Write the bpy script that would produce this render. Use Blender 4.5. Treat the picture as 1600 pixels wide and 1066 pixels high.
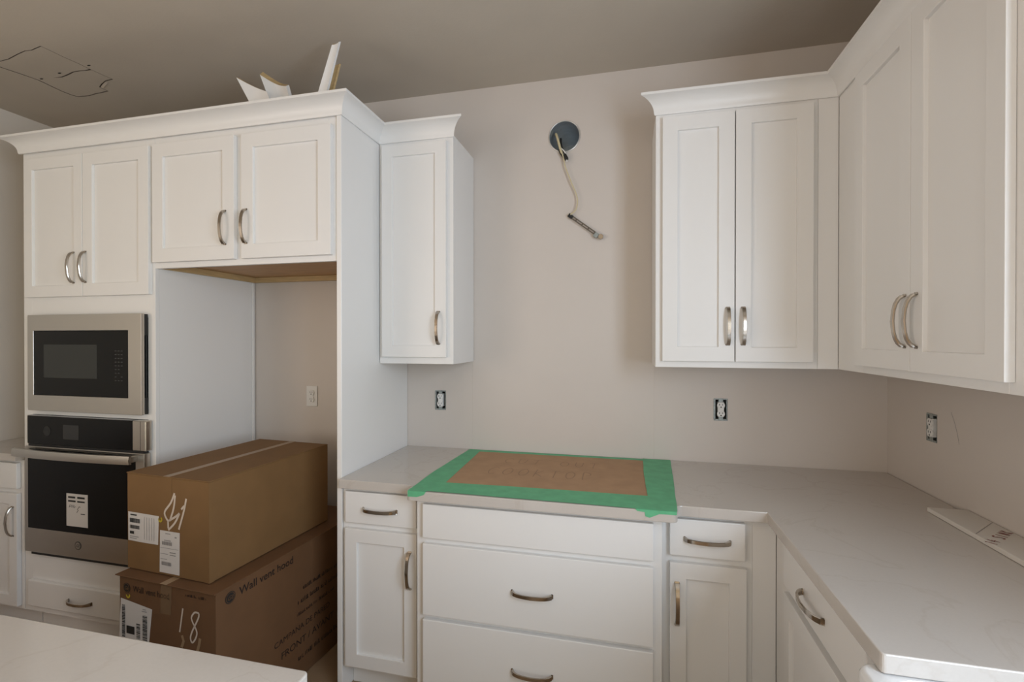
import bpy, bmesh, math, random
from mathutils import Vector, Matrix

random.seed(7)
for o in list(bpy.data.objects):
    bpy.data.objects.remove(o, do_unlink=True)
S = bpy.context.scene
COL = S.collection
PI = math.pi


def lin(c):
    c /= 255.0
    return c / 12.92 if c <= 0.04045 else ((c + 0.055) / 1.055) ** 2.4


def srgb(r, g, b):
    return (lin(r), lin(g), lin(b), 1.0)


# ------------------------------------------------------------------ camera
cam_d = bpy.data.cameras.new('camera')
cam_d.sensor_fit = 'HORIZONTAL'
cam_d.sensor_width = 36.0
cam_d.lens = 36.0 * 746.65 / 1600.0
cam_d.clip_start = 0.02
cam = bpy.data.objects.new('camera', cam_d)
COL.objects.link(cam)
cam.location = (0.0, -2.398, 1.495)
cam.rotation_euler = (math.radians(90 - 0.286), 0.0, math.radians(13.49))
S.camera = cam

# ------------------------------------------------------------------ light
S.view_settings.view_transform = 'Standard'
S.view_settings.look = 'None'
S.view_settings.gamma = 1.0
S.view_settings.use_curve_mapping = False
S.view_settings.exposure = 0.08

world = bpy.data.worlds.new('sky')
S.world = world
world.use_nodes = True
wn = world.node_tree.nodes
bgn = wn['Background']
bgn.inputs[0].default_value = (0.78, 0.88, 1.0, 1.0)
bgn.inputs[1].default_value = 0.3


def window_light(name, loc, rot, sx, sy, watts, color):
    d = bpy.data.lights.new(name, 'AREA')
    d.shape = 'RECTANGLE'
    d.size = sx
    d.size_y = sy
    d.energy = watts
    d.color = color
    o = bpy.data.objects.new(name, d)
    COL.objects.link(o)
    o.location = loc
    o.rotation_euler = rot
    return o


# daylight through the windows of the room: over the sink, right of the camera, at the rear; added unseen fill on the left
P_SINK, P_LEFT, P_RIGHT, P_REAR = 48.0, 60.0, 170.0, 14.0
C_SINK, C_LEFT, C_RIGHT, C_REAR = (0.71, 0.845, 1.0), (1.0, 0.84, 0.71), (1.0, 0.97, 0.70), (0.80, 0.95, 1.0)
R90 = math.radians(90)
window_light('sink_window_daylight', (1.13, -2.475, 1.65), (0, R90, 0), 1.2, 1.25, P_SINK, C_SINK)
window_light('left_fill_light', (-3.52, -4.45, 1.40), (0, -R90, 0), 1.9, 3.0, P_LEFT, C_LEFT)  # added fill, no known source: brightens the faces turned left
window_light('right_door_daylight', (4.26, -5.15, 1.22), (0, R90, 0), 2.2, 3.3, P_RIGHT, C_RIGHT)
window_light('rear_window_daylight', (-0.75, -7.05, 1.25), (R90, 0, 0), 1.7, 1.5, P_REAR, C_REAR)

# ------------------------------------------------------------------ materials
def mat(name, col, rough=0.5, metal=0.0, spec=0.5, noise=0.0, nscale=30.0, bump=0.0, bscale=200.0, stretch=None, coat=0.0):
    m = bpy.data.materials.new(name)
    m.use_nodes = True
    nt = m.node_tree
    b = nt.nodes['Principled BSDF']
    b.inputs['Base Color'].default_value = col
    b.inputs['Roughness'].default_value = rough
    b.inputs['Metallic'].default_value = metal
    b.inputs['Specular IOR Level'].default_value = spec
    b.inputs['Coat Weight'].default_value = coat
    tc = nt.nodes.new('ShaderNodeTexCoord')
    src = tc.outputs['Object']
    if stretch:
        mp = nt.nodes.new('ShaderNodeMapping')
        mp.inputs['Scale'].default_value = stretch
        nt.links.new(src, mp.inputs['Vector'])
        src = mp.outputs['Vector']
    if noise > 0:
        n = nt.nodes.new('ShaderNodeTexNoise')
        n.inputs['Scale'].default_value = nscale
        n.inputs['Detail'].default_value = 4
        nt.links.new(src, n.inputs['Vector'])
        r = nt.nodes.new('ShaderNodeMapRange')
        r.inputs['From Min'].default_value = 0.3
        r.inputs['From Max'].default_value = 0.7
        r.inputs['To Min'].default_value = 1 - noise
        r.inputs['To Max'].default_value = 1 + noise
        nt.links.new(n.outputs['Fac'], r.inputs['Value'])
        mx = nt.nodes.new('ShaderNodeVectorMath')
        mx.operation = 'SCALE'
        mx.inputs[0].default_value = col[:3]
        nt.links.new(r.outputs['Result'], mx.inputs['Scale'])
        nt.links.new(mx.outputs['Vector'], b.inputs['Base Color'])
    if bump > 0:
        n2 = nt.nodes.new('ShaderNodeTexNoise')
        n2.inputs['Scale'].default_value = bscale
        n2.inputs['Detail'].default_value = 2
        nt.links.new(src, n2.inputs['Vector'])
        bp = nt.nodes.new('ShaderNodeBump')
        bp.inputs['Strength'].default_value = bump
        bp.inputs['Distance'].default_value = 0.002
        nt.links.new(n2.outputs['Fac'], bp.inputs['Height'])
        nt.links.new(bp.outputs['Normal'], b.inputs['Normal'])
    return m


def lc(r, g, b):
    return (r, g, b, 1.0)


M_WALL = mat('wall_paint', lc(0.67, 0.61, 0.56), 0.38, spec=0.4, noise=0.012, nscale=3, bump=0.10, bscale=160)
M_CEIL = mat('ceiling_paint', lc(0.56, 0.50, 0.425), 0.9, spec=0.2, noise=0.02, nscale=5, bump=0.25, bscale=90)
M_FLOOR = mat('floor_tile', lc(0.35, 0.235, 0.14), 0.5, noise=0.12, nscale=4)
M_CAB = mat('cabinet_white', lc(0.86, 0.845, 0.825), 0.33, spec=0.45)
M_CROWN = mat('crown_white', lc(0.86, 0.845, 0.825), 0.33, spec=0.45)
M_RAW = mat('raw_wood', lc(0.56, 0.40, 0.20), 0.6, noise=0.12, nscale=12, stretch=(1, 1, 8))
M_PLY = mat('plywood', lc(0.50, 0.29, 0.13), 0.5, noise=0.14, nscale=10, stretch=(1, 8, 1))
M_UNDER = mat('cabinet_underside', lc(0.42, 0.31, 0.21), 0.55, noise=0.08, nscale=12, stretch=(1, 7, 1))
M_NICKEL = mat('satin_nickel', lc(0.50, 0.45, 0.39), 0.17, metal=1.0)
M_STEEL = mat('stainless', lc(0.58, 0.55, 0.505), 0.30, metal=1.0, bump=0.03, bscale=60, stretch=(1, 1, 40))
M_BLACKGLASS = mat('black_glass', lc(0.005, 0.005, 0.005), 0.08, spec=0.22)
M_MWIN = mat('microwave_window', lc(0.035, 0.037, 0.034), 0.2, spec=0.3)
M_DISPLAY = mat('display_glass', lc(0.022, 0.022, 0.022), 0.12)
M_BLACK = mat('black_plastic', lc(0.012, 0.012, 0.012), 0.5)
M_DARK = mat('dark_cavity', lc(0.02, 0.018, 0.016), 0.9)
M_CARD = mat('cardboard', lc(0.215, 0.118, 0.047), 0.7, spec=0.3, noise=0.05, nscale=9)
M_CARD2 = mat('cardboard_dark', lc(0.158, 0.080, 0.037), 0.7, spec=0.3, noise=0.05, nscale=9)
M_KRAFT = mat('kraft_sheet', lc(0.46, 0.285, 0.165), 0.7, spec=0.3, noise=0.08, nscale=11)
M_TAPE = mat('green_tape', lc(0.125, 0.47, 0.245), 0.55, noise=0.09, nscale=22)
M_CLEAR = mat('packing_tape', lc(0.20, 0.125, 0.07), 0.22, spec=0.6)
M_SEAL = mat('seal_tape', lc(0.34, 0.225, 0.125), 0.35)
M_LABEL = mat('label_paper', lc(0.70, 0.66, 0.62), 0.5)
M_INK = mat('black_ink', lc(0.014, 0.013, 0.012), 0.6)
M_GREYINK = mat('grey_ink', lc(0.30, 0.28, 0.27), 0.6)
M_KEYS = mat('key_print', lc(0.05, 0.05, 0.048), 0.5)
M_BROWNINK = mat('brown_ink', lc(0.020, 0.011, 0.007), 0.6)
M_PENCIL = mat('pencil', lc(0.27, 0.155, 0.085), 0.6)
M_CHALK = mat('white_paint_mark', lc(0.66, 0.56, 0.46), 0.7)
M_YELLOW = mat('yellow_sticker', lc(0.50, 0.38, 0.02), 0.6)
M_REDINK = mat('red_marker', lc(0.22, 0.03, 0.025), 0.6)
M_WPLASTIC = mat('white_plastic', lc(0.80, 0.79, 0.77), 0.35)
M_GALV = mat('galvanised_steel', lc(0.60, 0.65, 0.69), 0.38, metal=0.75, noise=0.10, nscale=25)
M_RIM = mat('bright_steel', lc(0.72, 0.72, 0.71), 0.3, metal=0.8)
M_GAPSHADE = mat('gap_shade', lc(0.15, 0.12, 0.092), 0.9)  # shade inside the ceiling gap, put into the edge colour
M_BOXSTEEL = mat('electrical_box_steel', lc(0.34, 0.37, 0.36), 0.5, metal=0.5, noise=0.25, nscale=90)
M_STRAP = mat('strap_steel', lc(0.16, 0.14, 0.12), 0.35, metal=0.8)
M_CABLE = mat('cable_sheath', lc(0.66, 0.57, 0.36), 0.5)
M_BOARD = mat('board_white', lc(0.74, 0.70, 0.65), 0.5)
M_SINK = mat('sink_porcelain', lc(0.88, 0.88, 0.88), 0.10, spec=0.6)
M_SCREEN = mat('window_frame_white', lc(0.8, 0.8, 0.8), 0.4)


def quartz():
    m = mat('quartz', lc(0.60, 0.553, 0.507), 0.13, spec=0.8)
    nt = m.node_tree
    b = nt.nodes['Principled BSDF']
    tc = nt.nodes.new('ShaderNodeTexCoord')
    n = nt.nodes.new('ShaderNodeTexNoise')
    n.inputs['Scale'].default_value = 2.2
    n.inputs['Detail'].default_value = 7
    n.inputs['Distortion'].default_value = 1.6
    nt.links.new(tc.outputs['Object'], n.inputs['Vector'])
    r = nt.nodes.new('ShaderNodeValToRGB')
    e = r.color_ramp.elements
    base = (0.60, 0.553, 0.507, 1)
    e[0].position = 0.485
    e[0].color = base
    e[1].position = 0.515
    e[1].color = base
    v = r.color_ramp.elements.new(0.50)
    v.color = (0.57, 0.518, 0.468, 1)
    nt.links.new(n.outputs['Fac'], r.inputs['Fac'])
    n2 = nt.nodes.new('ShaderNodeTexNoise')
    n2.inputs['Scale'].default_value = 160
    nt.links.new(tc.outputs['Object'], n2.inputs['Vector'])
    r2 = nt.nodes.new('ShaderNodeMapRange')
    r2.inputs['To Min'].default_value = 0.97
    r2.inputs['To Max'].default_value = 1.03
    nt.links.new(n2.outputs['Fac'], r2.inputs['Value'])
    sc = nt.nodes.new('ShaderNodeVectorMath')
    sc.operation = 'SCALE'
    nt.links.new(r.outputs['Color'], sc.inputs[0])
    nt.links.new(r2.outputs['Result'], sc.inputs['Scale'])
    nt.links.new(sc.outputs['Vector'], b.inputs['Base Color'])
    return m


M_QUARTZ = quartz()


# ------------------------------------------------------------------ helpers
def link(name, me, m=None, parent=None, loc=(0, 0, 0), rot=(0, 0, 0)):
    if isinstance(me, bmesh.types.BMesh):
        bm = me
        bmesh.ops.recalc_face_normals(bm, faces=bm.faces[:])
        me = bpy.data.meshes.new(name)
        bm.to_mesh(me)
        bm.free()
    if m is not None and not me.materials:
        me.materials.append(m)
    o = bpy.data.objects.new(name, me)
    COL.objects.link(o)
    o.location = loc
    o.rotation_euler = rot
    if parent:
        o.parent = parent
    return o


def tag(o, label, cat, group=None):
    o['label'] = label
    o['category'] = cat
    if group:
        o['group'] = group
    return o


def thing(name, label, cat, loc=(0, 0, 0), rz=0.0, group=None):
    o = bpy.data.objects.new(name, None)
    o.empty_display_size = 0.1
    COL.objects.link(o)
    o.location = loc
    o.rotation_euler = (0, 0, rz)
    return tag(o, label, cat, group)


def struct(o):
    o['kind'] = 'structure'
    return o


def box(bm, x0, x1, y0, y1, z0, z1, bev=0.0, seg=1):
    vs = [bm.verts.new(p) for p in ((x0, y0, z0), (x1, y0, z0), (x1, y1, z0), (x0, y1, z0),
                                    (x0, y0, z1), (x1, y0, z1), (x1, y1, z1), (x0, y1, z1))]
    fs = [bm.faces.new([vs[i] for i in f]) for f in
          ((3, 2, 1, 0), (4, 5, 6, 7), (0, 1, 5, 4), (1, 2, 6, 5), (2, 3, 7, 6), (3, 0, 4, 7))]
    if bev > 0:
        es = list({e for f in fs for e in f.edges})
        bmesh.ops.bevel(bm, geom=es, offset=bev, segments=seg, affect='EDGES', profile=0.5)


def bx(name, x0, x1, y0, y1, z0, z1, m, parent=None, bev=0.0015, seg=1):
    bm = bmesh.new()
    box(bm, x0, x1, y0, y1, z0, z1, bev, seg)
    return link(name, bm, m, parent)


def prism(pts, h, axis='z', bev=0.0, seg=1, base=0.0):
    """extrude a 2D polygon; axis z: (x,y)->z, y: (x,z)->y, x: (y,z)->x"""
    bm = bmesh.new()

    def P(p, t):
        if axis == 'z':
            return (p[0], p[1], t)
        if axis == 'y':
            return (p[0], t, p[1])
        return (t, p[0], p[1])
    a = [bm.verts.new(P(p, base)) for p in pts]
    b = [bm.verts.new(P(p, base + h)) for p in pts]
    n = len(pts)
    bm.faces.new(a[::-1])
    bm.faces.new(b)
    for i in range(n):
        bm.faces.new((a[i], a[(i + 1) % n], b[(i + 1) % n], b[i]))
    bmesh.ops.recalc_face_normals(bm, faces=bm.faces[:])
    if bev > 0:
        es = [e for e in bm.edges if len(e.link_faces) == 2 and e.calc_face_angle(0) > 0.6]
        bmesh.ops.bevel(bm, geom=es, offset=bev, segments=seg, affect='EDGES', profile=0.5)
    return bm


def disc(cx, cz, r, y0, y1, n=32):
    return prism([(cx + r * math.cos(2 * PI * i / n), cz + r * math.sin(2 * PI * i / n)) for i in range(n)], y1 - y0, 'y', base=y0)


def tube(bm, pts, rad, sides=8, cap=True):
    pts = [Vector(p) for p in pts]
    rings = []
    prev = None
    for i, p in enumerate(pts):
        t = (pts[min(i + 1, len(pts) - 1)] - pts[max(i - 1, 0)]).normalized()
        u = prev if prev is not None else (Vector((0, 1, 0)) if abs(t.y) < 0.9 else Vector((1, 0, 0)))
        u = (u - t * u.dot(t)).normalized()
        prev = u
        v = t.cross(u)
        r = rad[i] if isinstance(rad, (list, tuple)) else rad
        rings.append([bm.verts.new(p + (u * math.cos(2 * PI * k / sides) + v * math.sin(2 * PI * k / sides)) * r) for k in range(sides)])
    for a, b in zip(rings, rings[1:]):
        for k in range(sides):
            bm.faces.new((a[k], a[(k + 1) % sides], b[(k + 1) % sides], b[k]))
    if cap:
        bm.faces.new(rings[0][::-1])
        bm.faces.new(rings[-1])


def smooth_pts(pts, n=6):
    """Catmull-Rom through the points"""
    P = [Vector(p) for p in pts]
    out = []
    for i in range(len(P) - 1):
        p0, p1, p2, p3 = P[max(i - 1, 0)], P[i], P[i + 1], P[min(i + 2, len(P) - 1)]
        for k in range(n):
            t = k / n
            out.append(0.5 * ((2 * p1) + (p2 - p0) * t + (2 * p0 - 5 * p1 + 4 * p2 - p3) * t * t + (3 * p1 - p0 - 3 * p2 + p3) * t ** 3))
    out.append(P[-1])
    return out


def shade(o, angle=35):
    for p in o.data.polygons:
        p.use_smooth = True
    try:
        o.data.set_sharp_from_angle(angle=math.radians(angle))
    except Exception:
        pass
    return o


def holed_plane(outer, holes):
    """flat face in the xy plane with holes: triangulated bmesh"""
    bm = bmesh.new()
    edges = []
    for loop in [outer] + holes:
        vs = [bm.verts.new((p[0], p[1], 0)) for p in loop]
        for i in range(len(vs)):
            edges.append(bm.edges.new((vs[i], vs[(i + 1) % len(vs)])))
    bmesh.ops.triangle_fill(bm, use_beauty=True, use_dissolve=False, edges=edges)
    return bm


def thick_wall(outer, holes, thick, to3d):
    """a slab with holes cut through it; to3d maps (a, b, depth) to world"""
    bm = holed_plane(outer, holes)
    front = bm.faces[:]
    ret = bmesh.ops.extrude_face_region(bm, geom=front)
    for v in [g for g in ret['geom'] if isinstance(g, bmesh.types.BMVert)]:
        v.co.z = thick
    for v in bm.verts:
        v.co = Vector(to3d(v.co.x, v.co.y, v.co.z))
    return bm


def text_mesh(txt, size, m, name, parent, origin, xdir, ydir, align='LEFT', fit=None, shear=0.0, bold=0.0):
    """flat lettering lying in the plane spanned by xdir / ydir"""
    cu = bpy.data.curves.new(name, 'FONT')
    cu.body = txt
    cu.size = size
    cu.align_x = align
    cu.shear = shear
    cu.offset = bold
    cu.resolution_u = 3
    tmp = bpy.data.objects.new('tmp', cu)
    COL.objects.link(tmp)
    bpy.context.view_layer.update()
    dg = bpy.context.evaluated_depsgraph_get()
    me = bpy.data.meshes.new_from_object(tmp.evaluated_get(dg))
    bpy.data.objects.remove(tmp, do_unlink=True)
    bpy.data.curves.remove(cu)
    xs = [v.co.x for v in me.vertices] or [0]
    k = 1.0
    if fit:
        k = fit / max(1e-6, (max(xs) - min(xs)))
    X = Vector(xdir).normalized()
    Y = Vector(ydir).normalized()
    for v in me.vertices:
        x, y = v.co.x * k, v.co.y
        v.co = X * x + Y * y
    me.materials.clear()
    me.materials.append(m)
    return link(name, me, None, parent, origin)


def ribbon(pts, w, to3d):
    """flat stroke along 2-D points"""
    bm = bmesh.new()
    P = [Vector((p[0], p[1])) for p in pts]
    L, R = [], []
    for i, p in enumerate(P):
        t = P[min(i + 1, len(P) - 1)] - P[max(i - 1, 0)]
        t.normalize()
        n = Vector((-t.y, t.x)) * w / 2
        L.append(bm.verts.new(to3d(*(p + n))))
        R.append(bm.verts.new(to3d(*(p - n))))
    for i in range(len(P) - 1):
        bm.faces.new((L[i], L[i + 1], R[i + 1], R[i]))
    return bm


def merge(bms):
    out = bmesh.new()
    for b in bms:
        me = bpy.data.meshes.new('t')
        b.to_mesh(me)
        b.free()
        out.from_mesh(me)
        bpy.data.meshes.remove(me)
    return out


def arc(cx, cy, r, a0, a1, n=6):
    return [(cx + r * math.cos(math.radians(a0 + (a1 - a0) * i / n)), cy + r * math.sin(math.radians(a0 + (a1 - a0) * i / n))) for i in range(n + 1)]


# ------------------------------------------------------------------ room shell
CEIL = 2.803
XL, XR = -3.46, 1.102
YR = -7.0
HOLE = (-0.305, 2.509, 0.078)
OUTLETS = [(-0.968, 1.166), (0.428, 1.164)]


def rect(cx, cz, w, h):
    return [(cx - w / 2, cz - h / 2), (cx + w / 2, cz - h / 2), (cx + w / 2, cz + h / 2), (cx - w / 2, cz + h / 2)]


holes = [[(HOLE[0] + HOLE[2] * math.cos(2 * PI * i / 40), HOLE[1] + HOLE[2] * math.sin(2 * PI * i / 40)) for i in range(40)]]
holes += [rect(x, z, 0.060, 0.100) for x, z in OUTLETS]
wall_back = struct(link('wall_back', thick_wall([(XL - .1, 0), (XR + .1, 0), (XR + .1, CEIL), (XL - .1, CEIL)], holes, 0.11,
                                                lambda a, b, d: (a, d, b)), M_WALL))
# taped drywall joints either side of the hood area
for x, zt in ((-0.787, 1.372), (0.1295, 2.43)):
    bx('drywall_joint', x - 0.0022, x + 0.0022, -0.0009, 0.002, 0.917, zt if x > 0 else 1.37, M_WALL, wall_back, 0.0004)

WIN = (-3.10, -1.85, 1.05, 2.25)
OUT3 = (-0.313, 1.165)
YP, XG = -3.30, 4.20


def frame4(o, a0, a1, z0, z1, w, to, mid=True):
    """casing of an opening: four bars and a mullion; to(a0, a1, z0, z1) places a bar"""
    for (p, q, r, t) in ((a0, a1, z1 - w, z1), (a0, a0 + w, z0 + w, z1 - w), (a1 - w, a1, z0 + w, z1 - w)) + ((((a0 + a1) / 2 - w / 2, (a0 + a1) / 2 + w / 2, z0 + w, z1 - w),) if mid else ()):
        to('window_frame', p, q, r, t, o)


def quad(a0, a1, z0, z1):
    return [(a0, z0), (a1, z0), (a1, z1), (a0, z1)]


wall_right = struct(link('wall_right', thick_wall(quad(YP, 0, 0, CEIL), [rect(OUT3[0], OUT3[1], 0.060, 0.100), quad(*WIN)], 0.11,
                                                  lambda a, b, d: (XR + d, a, b)), M_WALL))
struct(bx('wall_partition', XR + 0.111, XG, YP, YP + 0.11, 0, CEIL, M_WALL, None, 0))
LWIN, RWIN, BWIN = (-5.95, -2.95, 0.45, 2.35), (-6.80, -3.50, 0.12, 2.32), (-1.60, 0.10, 0.50, 2.00)  # left opening is unseen, added to hold the left fill
struct(link('wall_left', thick_wall(quad(YR, 0, 0, CEIL), [quad(*LWIN)], 0.12, lambda a, b, d: (XL - d, a, b)), M_WALL))
struct(link('wall_far_right', thick_wall(quad(YR, YP + 0.11, 0, CEIL), [quad(*RWIN)], 0.12, lambda a, b, d: (XG + d, a, b)), M_WALL))
struct(link('wall_rear', thick_wall(quad(XL - .1, XG + .1, 0, CEIL), [quad(*BWIN)], 0.12, lambda a, b, d: (a, YR - d, b)), M_WALL))
struct(bx('floor', XL - .12, XG + .12, YR - .12, 0.11, -0.05, 0, M_FLOOR, None, 0))
n_ = 1
for (w4, place) in ((WIN, lambda nm, p, q, r, t, o=None: bx(nm, XR + 0.07, XR + 0.10, p, q, r, t, M_SCREEN, o, 0.002)),
                    (LWIN, lambda nm, p, q, r, t, o=None: bx(nm, XL - 0.11, XL - 0.075, p, q, r, t, M_SCREEN, o, 0.002)),
                    (RWIN, lambda nm, p, q, r, t, o=None: bx(nm, XG + 0.075, XG + 0.11, p, q, r, t, M_SCREEN, o, 0.002)),
                    (BWIN, lambda nm, p, q, r, t, o=None: bx(nm, p, q, YR - 0.11, YR - 0.075, r, t, M_SCREEN, o, 0.002))):
    wdw = struct(place('window_%d' % n_, w4[0], w4[1], w4[2], w4[2] + 0.05))
    frame4(wdw, w4[0], w4[1], w4[2], w4[3], 0.05, place)
    n_ += 1

# ceiling with a cut-out drywall patch
patch = [(-2.9493, -0.7577), (-2.8714, -0.766), (-2.8167, -0.7688), (-2.7351, -0.7855), (-2.6619, -0.7981), (-2.6278, -0.7949), (-2.5795, -0.8029), (-2.5487, -0.8076),
         (-2.5459, -0.7802), (-2.543, -0.7189), (-2.534, -0.6583), (-2.5325, -0.6146), (-2.5325, -0.6061), (-2.5273, -0.5631), (-2.5206, -0.5165),
         (-2.5742, -0.5108), (-2.6259, -0.4918), (-2.6657, -0.4723), (-2.6642, -0.4323), (-2.7147, -0.4275), (-2.7622, -0.4251), (-2.8176, -0.4176), (-2.8895, -0.4243),
         (-2.9031, -0.4519), (-2.9083, -0.4873), (-2.9043, -0.5391), (-2.899, -0.5978), (-2.9178, -0.6654), (-2.9391, -0.7277)]
pc = Vector((sum(p[0] for p in patch) / len(patch), sum(p[1] for p in patch) / len(patch)))
bm = thick_wall([(XL - .12, YR - .12), (XG + .12, YR - .12), (XG + .12, .11), (XL - .12, .11)], [patch], 0.05, lambda a, b, d: (a, b, CEIL + d))
ceiling = struct(link('ceiling', bm, M_CEIL))


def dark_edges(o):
    o.data.materials.append(M_GAPSHADE)      # cut edges coloured dark to paint in the shade of the gap
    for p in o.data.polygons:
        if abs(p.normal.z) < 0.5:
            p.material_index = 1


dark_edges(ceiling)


def inset_poly(pts, d):
    n = len(pts)
    out = []
    for i in range(n):
        p, q, r = Vector(pts[i - 1]), Vector(pts[i]), Vector(pts[(i + 1) % n])
        e1, e2 = (q - p).normalized(), (r - q).normalized()
        n1, n2 = Vector((-e1.y, e1.x)), Vector((-e2.y, e2.x))
        b = (n1 + n2)
        b = b.normalized() * (d / max(0.5, b.normalized().dot(n1)))
        out.append((q.x + b.x, q.y + b.y))
    return out


GAP = 0.0050
inn = inset_poly(patch, GAP)
if (Vector(inn[0]) - pc).length > (Vector(patch[0]) - pc).length:
    inn = inset_poly(patch, -GAP)
# a crack runs in from the long edge: cut it into the outline as a narrow slit
crack = [(-2.5701, -0.6083), (-2.6006, -0.6127), (-2.6405, -0.6136), (-2.6971, -0.6008), (-2.7483, -0.5922)]
k0 = 12
slit = [(x, y + 0.003) for x, y in crack]
slit2 = [(x, y - 0.003) for x, y in crack]
outline = inn[:k0] + slit2 + [(-2.8022, -0.5960)] + slit[::-1] + inn[k0:]
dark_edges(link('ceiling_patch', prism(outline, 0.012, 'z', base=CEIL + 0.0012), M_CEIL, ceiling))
bm = bmesh.new()
tp = [(-2.578, -0.511), (-2.6259, -0.4918), (-2.662, -0.474)]
vs = [bm.verts.new((x, y, CEIL - 0.0003)) for x, y in tp] + [bm.verts.new((x + 0.004, y + 0.010, CEIL - 0.003)) for x, y in tp[::-1]]
bm.faces.new(vs)
link('torn_paper', bm, M_CEIL, ceiling)
for x, y in ((-2.5041, -0.6402), (-2.8655, -0.6051), (-2.7175, -0.6233)):
    link('nail_dimple', prism([(x + 0.010 * math.cos(k * PI / 4), y + 0.004 * math.sin(k * PI / 4)) for k in range(8)], 0.0006, 'z', base=CEIL - 0.0007), M_DARK, ceiling)
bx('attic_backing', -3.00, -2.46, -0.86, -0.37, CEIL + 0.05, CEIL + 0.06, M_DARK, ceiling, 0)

# ------------------------------------------------------------------ cabinet makers
def handle_bm(L=0.148, H=0.030):
    """bow pull along z, standing out towards -y, foot at y=0"""
    prof = [(-0.5, 0.000, .0190, .0085), (-0.482, 0.0065, .0182, .0090), (-0.43, 0.0155, .0158, .0075), (-0.34, 0.0225, .0150, .0065), (-0.22, 0.0272, .0146, .0060), (-0.10, 0.0290, .0144, .0060),
            (0.0, 0.0302, .0148, .0062)]
    prof = prof + [(-u, h, w, t) for u, h, w, t in prof[-2::-1]]
    bm = bmesh.new()
    rings = []
    for i, (u, h, w, t) in enumerate(prof):
        a = prof[max(i - 1, 0)]
        b = prof[min(i + 1, len(prof) - 1)]
        tz, ty = (b[0] - a[0]) * L, (b[1] - a[1])
        l = math.hypot(tz, ty)
        if i in (0, len(prof) - 1):
            nz, ny = (1.0 if i == 0 else -1.0), 0.0
        else:
            nz, ny = -ty / l, tz / l          # outward normal (z, out)
        ring = []
        for sx, sn in ((-1, 0.1), (-0.80, 1), (0.80, 1), (1, 0.1), (0.8, -1), (-0.8, -1)):
            ring.append(bm.verts.new((sx * w / 2, -(h + sn * ny * t / 2), u * L + sn * nz * t / 2)))
        rings.append(ring)
    for a, b in zip(rings, rings[1:]):
        for k in range(6):
            bm.faces.new((a[k], a[(k + 1) % 6], b[(k + 1) % 6], b[k]))
    bm.faces.new(rings[0][::-1])
    bm.faces.new(rings[-1])
    bmesh.ops.recalc_face_normals(bm, faces=bm.faces[:])
    return bm


_h = handle_bm()
ME_HANDLE = bpy.data.meshes.new('handle')
_h.to_mesh(ME_HANDLE)
_h.free()
ME_HANDLE.materials.append(M_NICKEL)
for p in ME_HANDLE.polygons:
    p.use_smooth = True
ME_HANDLE.set_sharp_from_angle(angle=math.radians(24))


def handle(parent, u, z, vertical, y=0.0):
    return link('handle', ME_HANDLE, None, parent, (u, y, z), (0, 0 if vertical else PI / 2, 0))


def door(parent, u0, u1, z0, z1, h=None, stile=0.055, name='door', t=0.020):
    """shaker door: frame ring with a recessed panel; local origin at lower-left of its front"""
    w, hh = u1 - u0, z1 - z0
    s = stile
    bm = bmesh.new()
    O = [(0, 0), (w, 0), (w, hh), (0, hh)]
    I = [(s, s), (w - s, s), (w - s, hh - s), (s, hh - s)]
    of = [bm.verts.new((x, -t, z)) for x, z in O]
    ob = [bm.verts.new((x, 0, z)) for x, z in O]
    i_f = [bm.verts.new((x, -t, z)) for x, z in I]
    ib = [bm.verts.new((x, 0, z)) for x, z in I]
    for k in range(4):
        n = (k + 1) % 4
        bm.faces.new((of[k], of[n], i_f[n], i_f[k]))
        bm.faces.new((ob[n], ob[k], ib[k], ib[n]))
        bm.faces.new((of[n], of[k], ob[k], ob[n]))
        bm.faces.new((i_f[k], i_f[n], ib[n], ib[k]))
    bmesh.ops.recalc_face_normals(bm, faces=bm.faces[:])
    es = [e for e in bm.edges if e.calc_face_angle(0) > 0.5]
    bmesh.ops.bevel(bm, geom=es, offset=0.0016, segments=2, affect='EDGES', profile=0.5)
    d = link(name, bm, M_CAB, parent, (u0, -0.0008, z0))
    bx('panel', s - 0.004, w - s + 0.004, -t + 0.0120, -0.002, s - 0.004, hh - s + 0.004, M_CAB, d, 0)
    if h:
        hu, hz, vert = h
        handle(d, hu - u0, hz - z0, vert, -t)
    return d


def drawer(parent, u0, u1, z0, z1, h=None, t=0.020):
    bm = bmesh.new()
    box(bm, 0, u1 - u0, -t, 0, 0, z1 - z0, 0.003, 2)
    d = link('drawer_front', bm, M_CAB, parent, (u0, -0.0008, z0))
    if h:
        handle(d, h[0] - u0, h[1] - z0, False, -t)
    return d


def frame(parent, rects, t=0.019, name='face_frame'):
    bms = []
    for (u0, u1, z0, z1) in rects:
        b = bmesh.new()
        box(b, u0, u1, 0, t, z0, z1, 0.0006)
        bms.append(b)
    return link(name, merge(bms), M_CAB, parent)


def carcass(parent, u0, u1, d, z0, z1, under=None, toe=False, name='carcass', y0=0.0195):
    t = 0.016
    b = bmesh.new()
    zb = z0 + (0.112 if toe else 0)
    box(b, u0, u0 + t, y0, d, zb, z1)
    box(b, u1 - t, u1, y0, d, zb, z1)
    box(b, u0 + t, u1 - t, d - 0.006, d, zb, z1)
    box(b, u0 + t, u1 - t, y0, d - 0.006, z1 - t, z1)
    c = link(name, b, M_CAB, parent)
    bx('bottom_panel', u0 + t, u1 - t, y0, d - 0.0065, zb + 0.004, zb + 0.004 + t, under or M_CAB, parent, 0)
    if toe:
        bx('toe_kick', u0, u1, 0.075, 0.090, 0, zb - 0.001, M_CAB, parent, 0)
    return c


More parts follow.
